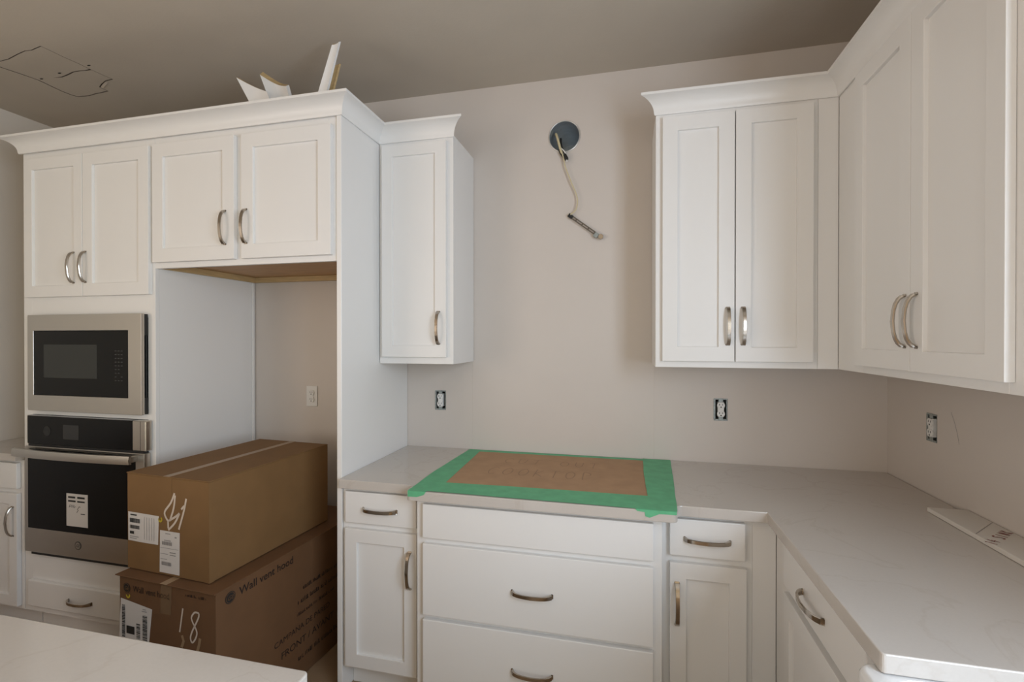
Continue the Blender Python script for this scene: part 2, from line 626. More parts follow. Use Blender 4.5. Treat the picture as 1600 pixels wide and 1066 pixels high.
# ---------------- tall oven cabinet
X0 = -2.985
oc = thing('oven_cabinet', 'tall white oven cabinet with two upper doors around the microwave and wall oven', 'cabinet', (X0, -0.61, 0))
W = 0.838
carcass(oc, 0, W, 0.605, 0, 2.44, toe=True)
frame(oc, [(0, 0.055, 0.113, 2.44), (W - 0.043, W, 0.113, 2.44), (0.055, W - 0.043, 2.385, 2.44), (0.055, W - 0.043, 1.598, 1.72),
           (0.055, W - 0.043, 1.113, 1.138), (0.055, W - 0.043, 0.27, 0.43), (0.055, W - 0.043, 0.113, 0.16)])
door(oc, 0.035, 0.418, 1.702, 2.393, (0.362, 1.841, True))
door(oc, 0.422, 0.822, 1.702, 2.393, (0.438, 1.842, True), stile=0.060)
drawer(oc, 0.050, 0.820, 0.150, 0.278, (0.397, 0.210))

# ---------------- cabinet over the fridge alcove
fc = thing('over_fridge_cabinet', 'white two-door cabinet with bare plywood underside over the empty fridge alcove', 'cabinet', (-2.146, -0.61, 0))
W = 0.961
b = bmesh.new()
box(b, 0, 0.016, 0.0195, 0.605, 1.825, 2.44)
box(b, W - 0.016, W, 0.0195, 0.605, 1.825, 2.44)
box(b, 0.016, W - 0.016, 0.599, 0.605, 1.86, 2.44)
box(b, 0.016, W - 0.016, 0.0195, 0.599, 2.424, 2.44)
link('carcass', b, M_CAB, fc)
bx('bottom_panel', 0.0165, W - 0.0165, 0.0195, 0.5985, 1.852, 1.864, M_PLY, fc, 0)
bx('back_cleat', 0.0165, W - 0.0165, 0.580, 0.604, 1.822, 1.8515, M_RAW, fc)
bx('side_cleat', 0.0165, 0.036, 0.0195, 0.5795, 1.822, 1.8515, M_RAW, fc)
frame(fc, [(0, 0.040, 1.823, 2.44), (W - 0.040, W, 1.823, 2.44), (0.040, W - 0.040, 2.38, 2.44), (0.040, W - 0.040, 1.823, 1.865), (0.445, 0.510, 1.865, 2.38)])
door(fc, 0.005, 0.459, 1.848, 2.395, (0.410, 1.988, True), stile=0.062)
door(fc, 0.496, 0.942, 1.848, 2.395, (0.521, 1.988, True), stile=0.062)

bx('scribe_strip', -0.0003, 0.010, 0.590, 0.604, 0.002, 1.821, M_CAB, fc, 0.001)

# ---------------- end panel beside the alcove
ep = bx('refrigerator_end_panel', -1.1835, -1.1605, -0.619, -0.002, 0.001, 2.44, M_CAB, None, 0.0015)
tag(ep, 'tall plain white end panel standing between the fridge alcove and the counter', 'panel')
# ---------------- small upper cabinet
su = thing('wall_cabinet', 'narrow white single-door wall cabinet beside the tall end panel', 'cabinet', (-1.157, -0.305, 0))
W = 0.375
carcass(su, 0, W, 0.302, 1.376, 2.44, under=M_UNDER)
frame(su, [(0, 0.04, 1.376, 2.44), (W - 0.04, W, 1.376, 2.44), (0.04, W - 0.04, 2.38, 2.44), (0.04, W - 0.04, 1.376, 1.42)])
door(su, 0.020, 0.346, 1.408, 2.412, (0.309, 1.545, True))

# ---------------- pair upper
ru = thing('wall_cabinet', 'white two-door wall cabinet on the back wall beside the hood space', 'cabinet', (0.118, -0.305, 0))
W = 0.606
carcass(ru, 0, W, 0.302, 1.376, 2.44, under=M_UNDER)
frame(ru, [(0, 0.04, 1.376, 2.44), (W - 0.04, W, 1.376, 2.44), (0.04, W - 0.04, 2.38, 2.44), (0.04, W - 0.04, 1.376, 1.42)])
bx('filler_strip', W + 0.001, 0.6785, 0.0, 0.019, 1.376, 2.44, M_CAB, ru, 0.0012)
door(ru, 0.026, 0.303, 1.402, 2.412, (0.278, 1.545, True), stile=0.060)
door(ru, 0.307, 0.586, 1.402, 2.412, (0.335, 1.545, True), stile=0.058)

# ---------------- wall upper on the right wall (faces -x)
wu = thing('wall_cabinet', 'large white two-door wall cabinet on the side wall over the long counter', 'cabinet', (0.797, -0.305, 0), -PI / 2)
W = 0.925
carcass(wu, -0.300, W, 0.302, 1.376, 2.44, under=M_UNDER)
frame(wu, [(0.0005, 0.20, 1.376, 2.44), (W - 0.075, W, 1.376, 2.44), (0.20, W - 0.075, 2.38, 2.44), (0.20, W - 0.075, 1.376, 1.42)])
door(wu, 0.180, 0.519, 1.402, 2.412, (0.494, 1.545, True), stile=0.058)
door(wu, 0.522, 0.868, 1.402, 2.412, (0.551, 1.545, True), stile=0.058)

# ---------------- base cabinets on the back wall
def base_cab(label, x0, yf, W, drawer_rect, door_rect, dh, doorh, loc=None, rz=0.0, extra=None, name='base_cabinet', depth=None, stiles=(0.035, 0.035)):
    c = thing(name, label, 'cabinet', loc or (x0, yf, 0), rz)
    dp = depth or (-yf - 0.004)
    carcass(c, 0, W, dp, 0, 0.875, toe=True)
    sl, sr = stiles
    frame(c, [(0, sl, 0.113, 0.875), (W - sr, W, 0.113, 0.875), (sl, W - sr, 0.84, 0.875), (sl, W - sr, 0.69, 0.745), (sl, W - sr, 0.113, 0.155)])
    if drawer_rect:
        drawer(c, *drawer_rect, dh)
    if door_rect:
        door(c, *door_rect, doorh)
    return c


base_cab('narrow white base cabinet against the end panel, pull on its door\'s right edge', -1.1585, -0.61, 0.353,
         (0.0195, 0.339, 0.731, 0.861), (0.0185, 0.341, 0.132, 0.707), (0.180, 0.793), (0.311, 0.562, True))
rb = base_cab('narrow white base cabinet in the corner of the counter, pull on its door\'s left edge', 0.1225, -0.61, 0.298,
              (0.026, 0.273, 0.731, 0.861), (0.027, 0.277, 0.132, 0.706), (0.150, 0.793), (0.051, 0.562, True))
bx('filler_strip', 0.2985, 0.3738, 0.0, 0.019, 0.113, 0.875, M_CAB, rb, 0.0012)
bx('filler_toe_kick', 0.2985, 0.3738, 0.075, 0.090, 0, 0.111, M_CAB, rb, 0)
base_cab('white base cabinet at the far end by the wall oven, one drawer over one door', -3.456, -0.61, 0.467,
         (0.020, 0.447, 0.731, 0.861), (0.020, 0.447, 0.132, 0.706), (0.235, 0.793), (0.418, 0.565, True))
# cooktop drawers
cb = thing('cooktop_base_cabinet', 'wide white base cabinet of three slab drawer fronts under the taped cooktop opening', 'cabinet', (-0.7935, -0.675, 0))
W = 0.913
carcass(cb, 0, W, 0.671, 0, 0.875, toe=True)
frame(cb, [(0, 0.04, 0.113, 0.875), (W - 0.04, W, 0.113, 0.875), (0.04, W - 0.04, 0.845, 0.875), (0.04, W - 0.04, 0.70, 0.735), (0.04, W - 0.04, 0.405, 0.440), (0.04, W - 0.04, 0.113, 0.145)])
drawer(cb, 0.0305, 0.884, 0.729, 0.859)
drawer(cb, 0.0305, 0.884, 0.432, 0.707, (0.4595, 0.565))
drawer(cb, 0.0305, 0.884, 0.135, 0.415, (0.4595, 0.274))

# right run
rr = base_cab('white base cabinet along the side wall between the corner and the sink', 0, 0, 0.728,
              (0.142, 0.672, 0.731, 0.861), (0.142, 0.672, 0.132, 0.706), (0.387, 0.793), None, loc=(0.497, -0.6108, 0), rz=-PI / 2, depth=0.60, stiles=(0.165, 0.075))
# apron sink and its base
sb = thing('sink_base_cabinet', 'white sink base cabinet under the apron sink', 'cabinet', (0.497, -1.3535, 0), -PI / 2)
carcass(sb, 0, 0.84, 0.60, 0, 0.60, toe=True)
frame(sb, [(0, 0.04, 0.113, 0.60), (0.80, 0.84, 0.113, 0.60), (0.04, 0.80, 0.56, 0.60), (0.04, 0.80, 0.113, 0.155)])
door(sb, 0.02, 0.418, 0.132, 0.585, (0.39, 0.49, True))
door(sb, 0.422, 0.82, 0.132, 0.585, (0.45, 0.49, True))
bm = bmesh.new()


def rrect(x0, x1, y0, y1, r, n=5):
    return (arc(x1 - r, y1 - r, r, 0, 90, n) + arc(x0 + r, y1 - r, r, 90, 180, n) + arc(x0 + r, y0 + r, r, 180, 270, n) + arc(x1 - r, y0 + r, r, 270, 360, n))


outer, inner = rrect(0.428, 0.905, -2.178, -1.345, 0.030), rrect(0.462, 0.880, -2.135, -1.388, 0.05)
loops = []
for (pl, z, sh) in ((outer, 0.615, 0), (outer, 0.862, 0), (rrect(0.432, 0.901, -2.174, -1.349, 0.028), 0.8715, 0), (rrect(0.438, 0.895, -2.168, -1.355, 0.024), 0.8745, 0),
                    (inner, 0.8745, 0), (rrect(0.466, 0.876, -2.131, -1.392, 0.05), 0.866, 0), (rrect(0.475, 0.867, -2.122, -1.401, 0.06), 0.660, 0), (rrect(0.50, 0.842, -2.097, -1.426, 0.05), 0.640, 0)):
    loops.append([bm.verts.new((x, y, z)) for x, y in pl])
for a, b_ in zip(loops, loops[1:]):
    n = len(a)
    for k in range(n):
        bm.faces.new((a[k], a[(k + 1) % n], b_[(k + 1) % n], b_[k]))
bm.faces.new(loops[0][::-1])
bm.faces.new(loops[-1])
sk = shade(link('apron_sink', bm, M_SINK), 50)
tag(sk, 'white porcelain apron sink, its rounded front corner below the counter end', 'sink')

# ---------------- counters
top = ([(-1.1585, -0.003), (-1.1585, -0.645)] + arc(-1.1545, -0.645, 0.004, 180, 270, 2)[1:] + [(-0.842, -0.649)]
       + arc(-0.842, -0.669, 0.020, 90, 0, 5) + [(-0.822, -0.698)] + arc(-0.802, -0.700, 0.020, 180, 270, 5)
       + arc(0.148, -0.700, 0.020, 270, 360, 5) + arc(0.188, -0.669, 0.020, 180, 90, 5)
       + [(0.458, -0.649), (0.458, -1.374)] + arc(0.466, -1.376, 0.008, 180, 270, 4) + [(0.905, -1.384), (0.905, -2.14), (0.458, -2.14), (0.458, -3.2), (1.099, -3.2), (1.099, -0.003)])
bm = prism(top, 0.037, 'z', bev=0.0025, seg=2, base=0.8765)
ct = link('countertop', bm, M_QUARTZ)
tag(ct, 'L-shaped white quartz countertop along the back and side walls', 'countertop')
bm = prism([(-3.457, -0.003), (-3.457, -0.648), (-2.989, -0.648), (-2.989, -0.003)], 0.037, 'z', bev=0.0025, seg=2, base=0.8765)
c2 = link('countertop', bm, M_QUARTZ)
tag(c2, 'short quartz countertop beyond the tall oven cabinet', 'countertop')
# island
isl = thing('kitchen_island', 'kitchen island with a pale quartz top in front of the boxes', 'island', (-1.7, -2.2, 0))
bm = prism([(x + 1.7, y + 2.2) for x, y in rrect(-2.95, -0.538, -2.78, -1.671, 0.010, 4)], 0.037, 'z', bev=0.003, seg=2, base=0.8765)
link('island_top', bm, M_QUARTZ, isl)
bx('island_body', -1.22, 1.13, -0.50, 0.49, 0.10, 0.8765, M_CAB, isl)
bx('toe_kick', -1.15, 1.06, -0.43, 0.42, 0.0, 0.10, M_CAB, isl)

# ---------------- crown mouldings
CZ0, CZ1, CP = 2.428, 2.502, 0.062
crown_prof = [(0.0, CZ0), (0.005, CZ0), (0.008, CZ0 + 0.005)]
for i in range(0, 9):
    a = math.radians(4 + 74 * i / 8)
    crown_prof.append((0.0085 + 0.050 * (1 - math.cos(a)) / (1 - math.cos(math.radians(78))) * 0.93, CZ0 + 0.009 + 0.053 * math.sin(a) / math.sin(math.radians(78))))
crown_prof += [(CP, CZ1 - 0.0105), (CP, CZ1), (0.0, CZ1)]


def crown_piece(parent, A, B, out, mA, mB):
    A, B, out = Vector((A[0], A[1], 0)), Vector((B[0], B[1], 0)), Vector((out[0], out[1], 0))
    al = (B - A).normalized()
    bm = bmesh.new()
    ra, rb_ = [], []
    for p, z in crown_prof:
        e = Vector((0, 0, z))
        ra.append(bm.verts.new(A + out * p + al * (mA * p) + e))
        rb_.append(bm.verts.new(B + out * p + al * (mB * p) + e))
    n = len(ra)
    for k in range(n):
        bm.faces.new((ra[k], ra[(k + 1) % n], rb_[(k + 1) % n], rb_[k]))
    bm.faces.new(ra[::-1])
    bm.faces.new(rb_)
    return shade(link('crown_length', bm, M_CROWN, parent), 30)


e_ = 0.0012
cl = thing('cabinet_crown_molding', 'white crown molding stepping round the tall cabinets and narrow wall cabinet', 'crown molding', (0, 0, 0))
yT, yS = -0.6205, -0.3065
crown_piece(cl, (-2.985, yT), (-1.159, yT), (0, -1), -1, 1)
crown_piece(cl, (-1.159, yT), (-1.159, yS), (1, 0), -1, -1)
crown_piece(cl, (-1.159, yS), (-0.783, yS), (0, -1), 1, 1)
cr = thing('cabinet_crown_molding', 'white crown molding over the corner pair of wall cabinets', 'crown molding', (0, 0, 0))
crown_piece(cr, (0.118, yS), (0.7955, yS), (0, -1), -1, -1)
crown_piece(cr, (0.7955, yS), (0.7955, -1.229), (-1, 0), 1, 1)

# ------------------------------------------------------------------ appliances
mw = thing('microwave', 'built-in stainless microwave with black glass front above the wall oven', 'microwave', (-2.985, -0.612, 0))
# local: x from the cabinet's left edge
bx('oven_box', 0.09, 0.785, 0.0, 0.42, 1.150, 1.594, M_BLACK, mw, 0.002)
mx0, mx1, mz0, mz1, yf = 0.086, 0.800, 1.139, 1.612, -0.036
gx0, gx1, gz0, gz1 = 0.124, 0.722, 1.216, 1.534
b = bmesh.new()
O = [(mx0, mz0), (mx1, mz0), (mx1, mz1), (mx0, mz1)]
I = [(gx0, gz0), (gx1, gz0), (gx1, gz1), (gx0, gz1)]
of = [b.verts.new((x, yf, z)) for x, z in O]
ob = [b.verts.new((x, yf + 0.016, z)) for x, z in O]
i_f = [b.verts.new((x, yf, z)) for x, z in I]
ib = [b.verts.new((x, yf + 0.016, z)) for x, z in I]
for k in range(4):
    n = (k + 1) % 4
    b.faces.new((of[k], of[n], i_f[n], i_f[k]))
    b.faces.new((ob[n], ob[k], ib[k], ib[n]))
    b.faces.new((of[n], of[k], ob[k], ob[n]))
    b.faces.new((i_f[k], i_f[n], ib[n], ib[k]))
bmesh.ops.recalc_face_normals(b, faces=b.faces[:])
bmesh.ops.bevel(b, geom=[e for e in b.edges if e.calc_face_angle(0) > 0.5], offset=0.0015, segments=2, affect='EDGES', profile=0.5)
link('trim_frame', b, M_STEEL, mw)
gl = bx('glass_door', gx0 + .001, gx1 - .001, yf + 0.003, yf + 0.015, gz0 + .001, gz1 - .001, M_BLACKGLASS, mw, 0.001)
bx('viewing_window', 0.190, 0.530, yf + 0.0022, yf + 0.004, 1.303, 1.466, M_MWIN, gl, 0)
keys = bmesh.new()
for r in range(9):
    for c in range(3):
        if random.random() < 0.85:
            x, z = 0.640 + c * 0.018, 1.435 - r * 0.0175
            box(keys, x, x + 0.010, yf + 0.0022, yf + 0.0035, z, z + 0.0035)
link('keypad', keys, M_KEYS, gl)['kind'] = 'stuff'
bx('flange', 0.042, mx0 - 0.0005, -0.011, 0.0, mz0 + 0.004, mz1 - 0.004, M_STEEL, mw, 0.002)
bx('side_bracket', mx1 - 0.012, mx1 - 0.001, yf + 0.0165, -0.002, 1.510, 1.610, M_BLACK, mw, 0.001)
bx('side_bracket', mx1 - 0.012, mx1 - 0.001, yf + 0.0165, -0.002, 1.141, 1.218, M_BLACK, mw, 0.001)

ov = thing('wall_oven', 'built-in wall oven with black glass door and curved stainless handle', 'oven', (-2.985, -0.612, 0))
bx('oven_box', 0.09, 0.785, 0.0, 0.55, 0.45, 1.10, M_BLACK, ov, 0.002)
yo = -0.034
bx('control_panel', 0.078, 0.742, yo, -0.001, 0.972, 1.112, M_BLACKGLASS, ov, 0.002)
cp = bx('panel_end_cap', 0.743, 0.821, yo, -0.001, 0.972, 1.112, M_STEEL, ov, 0.003)
bx('panel_groove', 0.790, 0.792, yo - 0.0004, yo + 0.001, 0.974, 1.110, M_BLACK, cp, 0)
bx('panel_end_cap', 0.055, 0.077, yo + 0.012, -0.001, 0.972, 1.112, M_STEEL, ov, 0.002)
dsp = bx('display', 0.315, 0.415, yo - 0.0006, yo + 0.001, 1.005, 1.075, M_DISPLAY, ov, 0)
link('control_knob', disc(0.210, 1.040, 0.024, yo - 0.0012, yo), M_BLACK, ov)
od = bx('oven_door', 0.058, 0.812, yo, -0.001, 0.432, 0.960, M_STEEL, ov, 0.003)
bx('door_glass', 0.082, 0.762, yo - 0.0015, yo + 0.002, 0.553, 0.948, M_BLACKGLASS, od, 0.0006)
bx('vent_gap', 0.075, 0.800, yo + 0.006, -0.002, 0.961, 0.971, M_BLACK, ov, 0)
bx('bottom_vent', 0.085, 0.790, yo + 0.010, -0.002, 0.417, 0.431, M_BLACK, ov, 0)
# bowed flat handle
hb = bmesh.new()
N = 14
rings = []
for i in range(N + 1):
    t = i / N
    x = 0.040 + t * 0.735
    bow = 0.016 * (1 - (2 * t - 1) ** 2)
    y = yo - 0.030 - bow
    ring = [hb.verts.new((x, y - 0.012, 0.917)), hb.verts.new((x, y - 0.014, 0.936)), hb.verts.new((x, y - 0.010, 0.955)), hb.verts.new((x, y, 0.957)), hb.verts.new((x, y, 0.916))]
    rings.append(ring)
for a, c in zip(rings, rings[1:]):
    for k in range(5):
        hb.faces.new((a[k], a[(k + 1) % 5], c[(k + 1) % 5], c[k]))
hb.faces.new(rings[0][::-1])
hb.faces.new(rings[-1])
box(hb, 0.066, 0.094, yo - 0.034, yo - 0.0005, 0.925, 0.949)
box(hb, 0.748, 0.776, yo - 0.036, yo - 0.0005, 0.925, 0.949)
shade(link('handle', hb, M_STEEL, od), 40)
em = link('emblem', disc(0.408, 0.494, 0.020, yo - 0.0012, yo + 0.001), M_KEYS, od)
link('emblem_face', disc(0.408, 0.494, 0.0165, yo - 0.0018, yo - 0.0013), M_STEEL, em)
text_mesh('GE', 0.019, M_KEYS, 'emblem_letters', em, (0.408, yo - 0.0021, 0.4875), (1, 0, 0), (0, 0, 1), 'CENTER', shear=0.35)
lb = bx('sticker', 0.338, 0.473, yo - 0.0026, yo - 0.0018, 0.586, 0.744, M_LABEL, od, 0)
b = bmesh.new()
for (x0, x1, z0, z1) in ((0.350, 0.395, 0.722, 0.731), (0.350, 0.397, 0.704, 0.712), (0.408, 0.455, 0.722, 0.731), (0.408, 0.455, 0.704, 0.711), (0.430, 0.456, 0.647, 0.651)):
    box(b, x0, x1, yo - 0.0032, yo - 0.0027, z0, z1)
link('sticker_print', b, M_INK, lb)['kind'] = 'stuff'
Yt = yo - 0.0031
scr = [ribbon(p, 0.0028, lambda x, z: (x, Yt, z)) for p in (
    [(0.356, 0.676), (0.362, 0.692), (0.366, 0.680), (0.358, 0.682)], [(0.370, 0.690), (0.373, 0.676), (0.379, 0.690), (0.383, 0.677)], [(0.386, 0.690), (0.390, 0.676), (0.396, 0.684)],
    [(0.408, 0.668), (0.420, 0.684), (0.428, 0.682)], [(0.404, 0.654), (0.416, 0.668)])]
link('sticker_writing', merge(scr), M_INK, lb)['kind'] = 'stuff'

# ------------------------------------------------------------------ cardboard boxes
TH = math.radians(-4)
EPS = 0.0012


def front3d(u, z, off=EPS):
    return (u, -off, z)


def right3d(u, z, off=EPS):
    return (off, u, z)


def carton(label, loc, w, d, h, m, lip):
    c = thing('cardboard_box', label, 'box', loc, TH)
    t = 0.004
    bx('body', -w, 0, 0, d, 0.001, h - t, m, c, 0.002)
    g = 0.004
    bx('flap', -w - lip, -w / 2 - g, -lip, d, h - t + 0.0002, h, m, c, 0.001)
    bx('flap', -w / 2 + g, lip * 0.4, -lip, d, h - t + 0.0002, h, m, c, 0.001)
    bx('seal_tape', -w / 2 - 0.016, -w / 2 + 0.016, -lip - 0.001, d - 0.001, h + 0.0001, h + 0.0008, M_SEAL, c, 0)
    return c


def sheet(name, parent, pts, m, f, off=EPS):
    bm = bmesh.new()
    a = [bm.verts.new(f(u, z, off)) for u, z in pts]
    b_ = [bm.verts.new(f(u, z, off - 0.0006)) for u, z in pts]
    bm.faces.new(a)
    n = len(a)
    for k in range(n):
        bm.faces.new((a[k], a[(k + 1) % n], b_[(k + 1) % n], b_[k]))
    return link(name, bm, m, parent)


def bars(name, parent, rects, m, f, off=EPS * 1.8, rot=None):
    bm = bmesh.new()
    for (u0, u1, z0, z1) in rects:
        q = [(u0, z0), (u1, z0), (u1, z1), (u0, z1)]
        if rot:
            cu, cz, a = rot
            q = [(cu + (u - cu) * math.cos(a) - (z - cz) * math.sin(a), cz + (u - cu) * math.sin(a) + (z - cz) * math.cos(a)) for u, z in q]
        bm.faces.new([bm.verts.new(f(u, z, off)) for u, z in q])
    o = link(name, bm, m, parent)
    o['kind'] = 'stuff'
    return o


def barcode(u0, u1, z0, z1, horizontal=True, n=18):
    out = []
    L = (u1 - u0) if horizontal else (z1 - z0)
    p = 0.0
    while p < L:
        wd = L / n * random.choice((0.35, 0.6, 0.9))
        if horizontal:
            out.append((u0 + p, min(u1, u0 + p + wd), z0, z1))
        else:
            out.append((u0, u1, z0 + p, min(z1, z0 + p + wd)))
        p += wd + L / n * random.choice((0.3, 0.5))
    return out


def roundel(parent, f, u, z, r, dark, light, xdir):
    n = 28
    bm = bmesh.new()
    bm.faces.new([bm.verts.new(f(u + r * math.cos(2 * PI * i / n), z + r * math.sin(2 * PI * i / n), EPS)) for i in range(n)])
    lg = link('emblem', bm, dark, parent)
    bm = bmesh.new()
    for r0, r1 in ((0.80 * r, 0.87 * r),):
        A = [bm.verts.new(f(u + r0 * math.cos(2 * PI * i / n), z + r0 * math.sin(2 * PI * i / n), EPS * 1.8)) for i in range(n)]
        B = [bm.verts.new(f(u + r1 * math.cos(2 * PI * i / n), z + r1 * math.sin(2 * PI * i / n), EPS * 1.8)) for i in range(n)]
        for i in range(n):
            bm.faces.new((A[i], A[(i + 1) % n], B[(i + 1) % n], B[i]))
    link('emblem_ring', bm, light, lg)
    text_mesh('GE', r * 1.0, light, 'emblem_letters', lg, f(u, z - r * 0.36, EPS * 1.8), xdir, (0, 0, 1), 'CENTER', shear=0.35)
    return lg


def worn_print(parent, f, u, z, width, h):
    """a printed line too worn to read: short uprights of uneven width and height"""
    out, p = [], 0.0
    while p < width:
        wd = h * random.uniform(0.12, 0.30)
        if random.random() < 0.82:
            out.append((u + p, u + p + wd, z, z + h * random.uniform(0.55, 1.0)))
            if random.random() < 0.5:
                out.append((u + p, u + p + h * 0.5, z, z + h * 0.16))
        p += wd + h * random.uniform(0.18, 0.34)
    return bars('worn_lettering', parent, out, M_BROWNINK, f)


# upper box
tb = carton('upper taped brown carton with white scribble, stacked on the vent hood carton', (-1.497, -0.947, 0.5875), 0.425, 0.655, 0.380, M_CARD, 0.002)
Zb = 0.5875


def f_top(u, z, off=EPS):
    return front3d(u, z - Zb, off)


sheet('front_tape', tb, [(-0.238, 0.9675), (-0.186, 0.9675), (-0.186, 0.90), (-0.238, 0.90)], M_CARD, f_top)
l1 = sheet('shipping_label', tb, [(-0.418, 0.700), (-0.340, 0.699), (-0.258, 0.700), (-0.254, 0.811), (-0.338, 0.812), (-0.418, 0.813)], M_LABEL, f_top)
bars('label_print', l1, barcode(-0.408, -0.352, 0.772, 0.789) + barcode(-0.408, -0.356, 0.748, 0.762) + [(-0.408, -0.385, 0.727, 0.738), (-0.405, -0.370, 0.800, 0.805)], M_INK, f_top)
bars('label_lines', l1, [(-0.330 + 0.013 * k, -0.3285 + 0.013 * k, 0.712, 0.800) for k in range(5)] + [(-0.408, -0.360, 0.716, 0.719), (-0.408, -0.370, 0.709, 0.712)], M_GREYINK, f_top)
l2 = sheet('shipping_label', tb, [(-0.250, 0.598), (-0.148, 0.598), (-0.146, 0.759), (-0.247, 0.759)], M_LABEL, f_top)
bars('label_print', l2, barcode(-0.235, -0.185, 0.705, 0.719) + barcode(-0.238, -0.188, 0.627, 0.641), M_GREYINK, f_top)
bars('label_lines', l2, [(-0.245, -0.152, 0.693, 0.6945), (-0.196, -0.165, 0.677, 0.681), (-0.196, -0.165, 0.668, 0.671), (-0.225, -0.190, 0.722, 0.725), (-0.244, -0.205, 0.670, 0.672),
                         (-0.170, -0.160, 0.737, 0.742), (-0.218, -0.192, 0.748, 0.751), (-0.244, -0.210, 0.650, 0.652)], M_GREYINK, f_top)
strokes = [[(-0.171, 0.908), (-0.190, 0.870), (-0.222, 0.832), (-0.214, 0.808), (-0.201, 0.797)], [(-0.168, 0.900), (-0.176, 0.850), (-0.196, 0.800)], [(-0.200, 0.800), (-0.165, 0.820), (-0.146, 0.834)],
           [(-0.146, 0.834), (-0.170, 0.795), (-0.204, 0.764)], [(-0.112, 0.893), (-0.124, 0.845), (-0.150, 0.772)], [(-0.205, 0.800), (-0.204, 0.770)], [(-0.122, 0.865), (-0.137, 0.850)]]
link('paint_scribble', merge([ribbon([tuple(p) for p in smooth_pts([(a, b_, 0) for a, b_ in s], 4)] and [(q.x, q.y) for q in smooth_pts([(a, b_, 0) for a, b_ in s], 4)], 0.0082,
                                      lambda u, z: f_top(u, z)) for s in strokes]), M_CHALK, tb)
link('yellow_dot', merge([ribbon([(a, b_) for a, b_ in arc(-0.246, 0.800, 0.008, 160, 420, 9)], 0.007, lambda u, z: f_top(u, z))]), M_YELLOW, tb)
bx('edge_tape', -0.012, 0.0012, -0.0012, 0.020, 0.002, 0.375, M_CARD, tb, 0)

# lower box
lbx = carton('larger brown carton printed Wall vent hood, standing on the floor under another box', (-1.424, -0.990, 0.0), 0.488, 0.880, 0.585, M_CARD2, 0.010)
roundel(lbx, front3d, -0.447, 0.536, 0.019, M_INK, M_CARD, (1, 0, 0))
text_mesh('Wall vent hood', 0.034, M_BROWNINK, 'lettering', lbx, front3d(-0.414, 0.526), (1, 0, 0), (0, 0, 1), fit=0.188)
worn_print(lbx, front3d, -0.145, 0.553, 0.103, 0.011)
sheet('front_tape', lbx, [(-0.268, 0.5845), (-0.212, 0.5845), (-0.220, 0.468), (-0.272, 0.468)], M_CLEAR, front3d)
lb3 = sheet('shipping_label', lbx, [(-0.479, 0.492), (-0.314, 0.474), (-0.336, 0.300), (-0.490, 0.315)], M_LABEL, front3d)
bars('label_print', lb3, barcode(-0.472, -0.455, 0.345, 0.470, False, 26) + barcode(-0.362, -0.338, 0.350, 0.445, False, 20) + [(-0.448, -0.405, 0.362, 0.392)] + barcode(-0.395, -0.375, 0.350, 0.410, False, 12), M_INK, front3d, rot=None)
bars('label_lines', lb3, [(-0.366, -0.340, 0.458, 0.461), (-0.362, -0.344, 0.466, 0.469)], M_GREYINK, front3d)
link('yellow_dot', merge([ribbon([(a, b_) for a, b_ in arc(-0.438, 0.509, 0.008, 170, 390, 9)], 0.007, lambda u, z: front3d(u, z, EPS * 2.2))]), M_YELLOW, lbx)
eight = [(-0.080, 0.500), (-0.100, 0.500), (-0.116, 0.480), (-0.110, 0.462), (-0.098, 0.446), (-0.090, 0.425), (-0.100, 0.400), (-0.114, 0.388), (-0.121, 0.405), (-0.112, 0.430), (-0.096, 0.458), (-0.082, 0.485), (-0.080, 0.500)]
link('painted_number', merge([ribbon([(-0.158, 0.505), (-0.166, 0.460), (-0.174, 0.415)], 0.0065, lambda u, z: front3d(u, z)),
                               ribbon([(q.x, q.y) for q in smooth_pts([(a, b_, 0) for a, b_ in eight], 4)], 0.0065, lambda u, z: front3d(u, z))]), M_CHALK, lbx)
link('paint_smear', ribbon([(-0.163, 0.405), (-0.155, 0.385), (-0.165, 0.360)], 0.012, lambda u, z: front3d(u, z)), M_SEAL, lbx)
link('paint_smear', ribbon([(-0.075, 0.410), (-0.080, 0.385), (-0.090, 0.355)], 0.012, lambda u, z: front3d(u, z)), M_SEAL, lbx)
roundel(lbx, right3d, 0.058, 0.541, 0.022, M_INK, M_CARD2, (0, 1, 0))
text_mesh('Wall vent hood', 0.044, M_BROWNINK, 'lettering', lbx, right3d(0.097, 0.528), (0, 1, 0), (0, 0, 1), fit=0.275, bold=0.0004)
for txt, u, z, sz, wd in (('CAMPANA DE PARED', 0.265, 0.216, 0.034, 0.34), ('FRONT / AVANT', 0.302, 0.150, 0.042, 0.33)):
    text_mesh(txt, sz, M_BROWNINK, 'lettering', lbx, right3d(u, z), (0, 1, 0), (0, 0, 1), fit=wd)
for u, z, wd, hh in ((0.399, 0.332, 0.33, 0.020), (0.430, 0.385, 0.28, 0.018), (0.395, 0.282, 0.24, 0.016), (0.40, 0.085, 0.26, 0.022)):
    worn_print(lbx, right3d, u, z, wd, hh)

# ------------------------------------------------------------------ cooktop cover
ZC = 0.9137
kc = thing('cooktop_cover', 'brown kraft sheet taped with green tape over the cooktop opening', 'cover', (-0.32, -0.35, ZC))


def flat(name, pts, m, z0, z1):
    return link(name, prism([(x + 0.32, y + 0.35) for x, y in pts], z1 - z0, 'z', base=z0), m, kc)


def wavy(p, q, n, amp):
    out = []
    for i in range(n):
        t = i / n
        dx, dy = q[0] - p[0], q[1] - p[1]
        l = math.hypot(dx, dy)
        a = random.uniform(-amp, amp) if i else 0
        out.append((p[0] + dx * t - dy / l * a, p[1] + dy * t + dx / l * a))
    return out


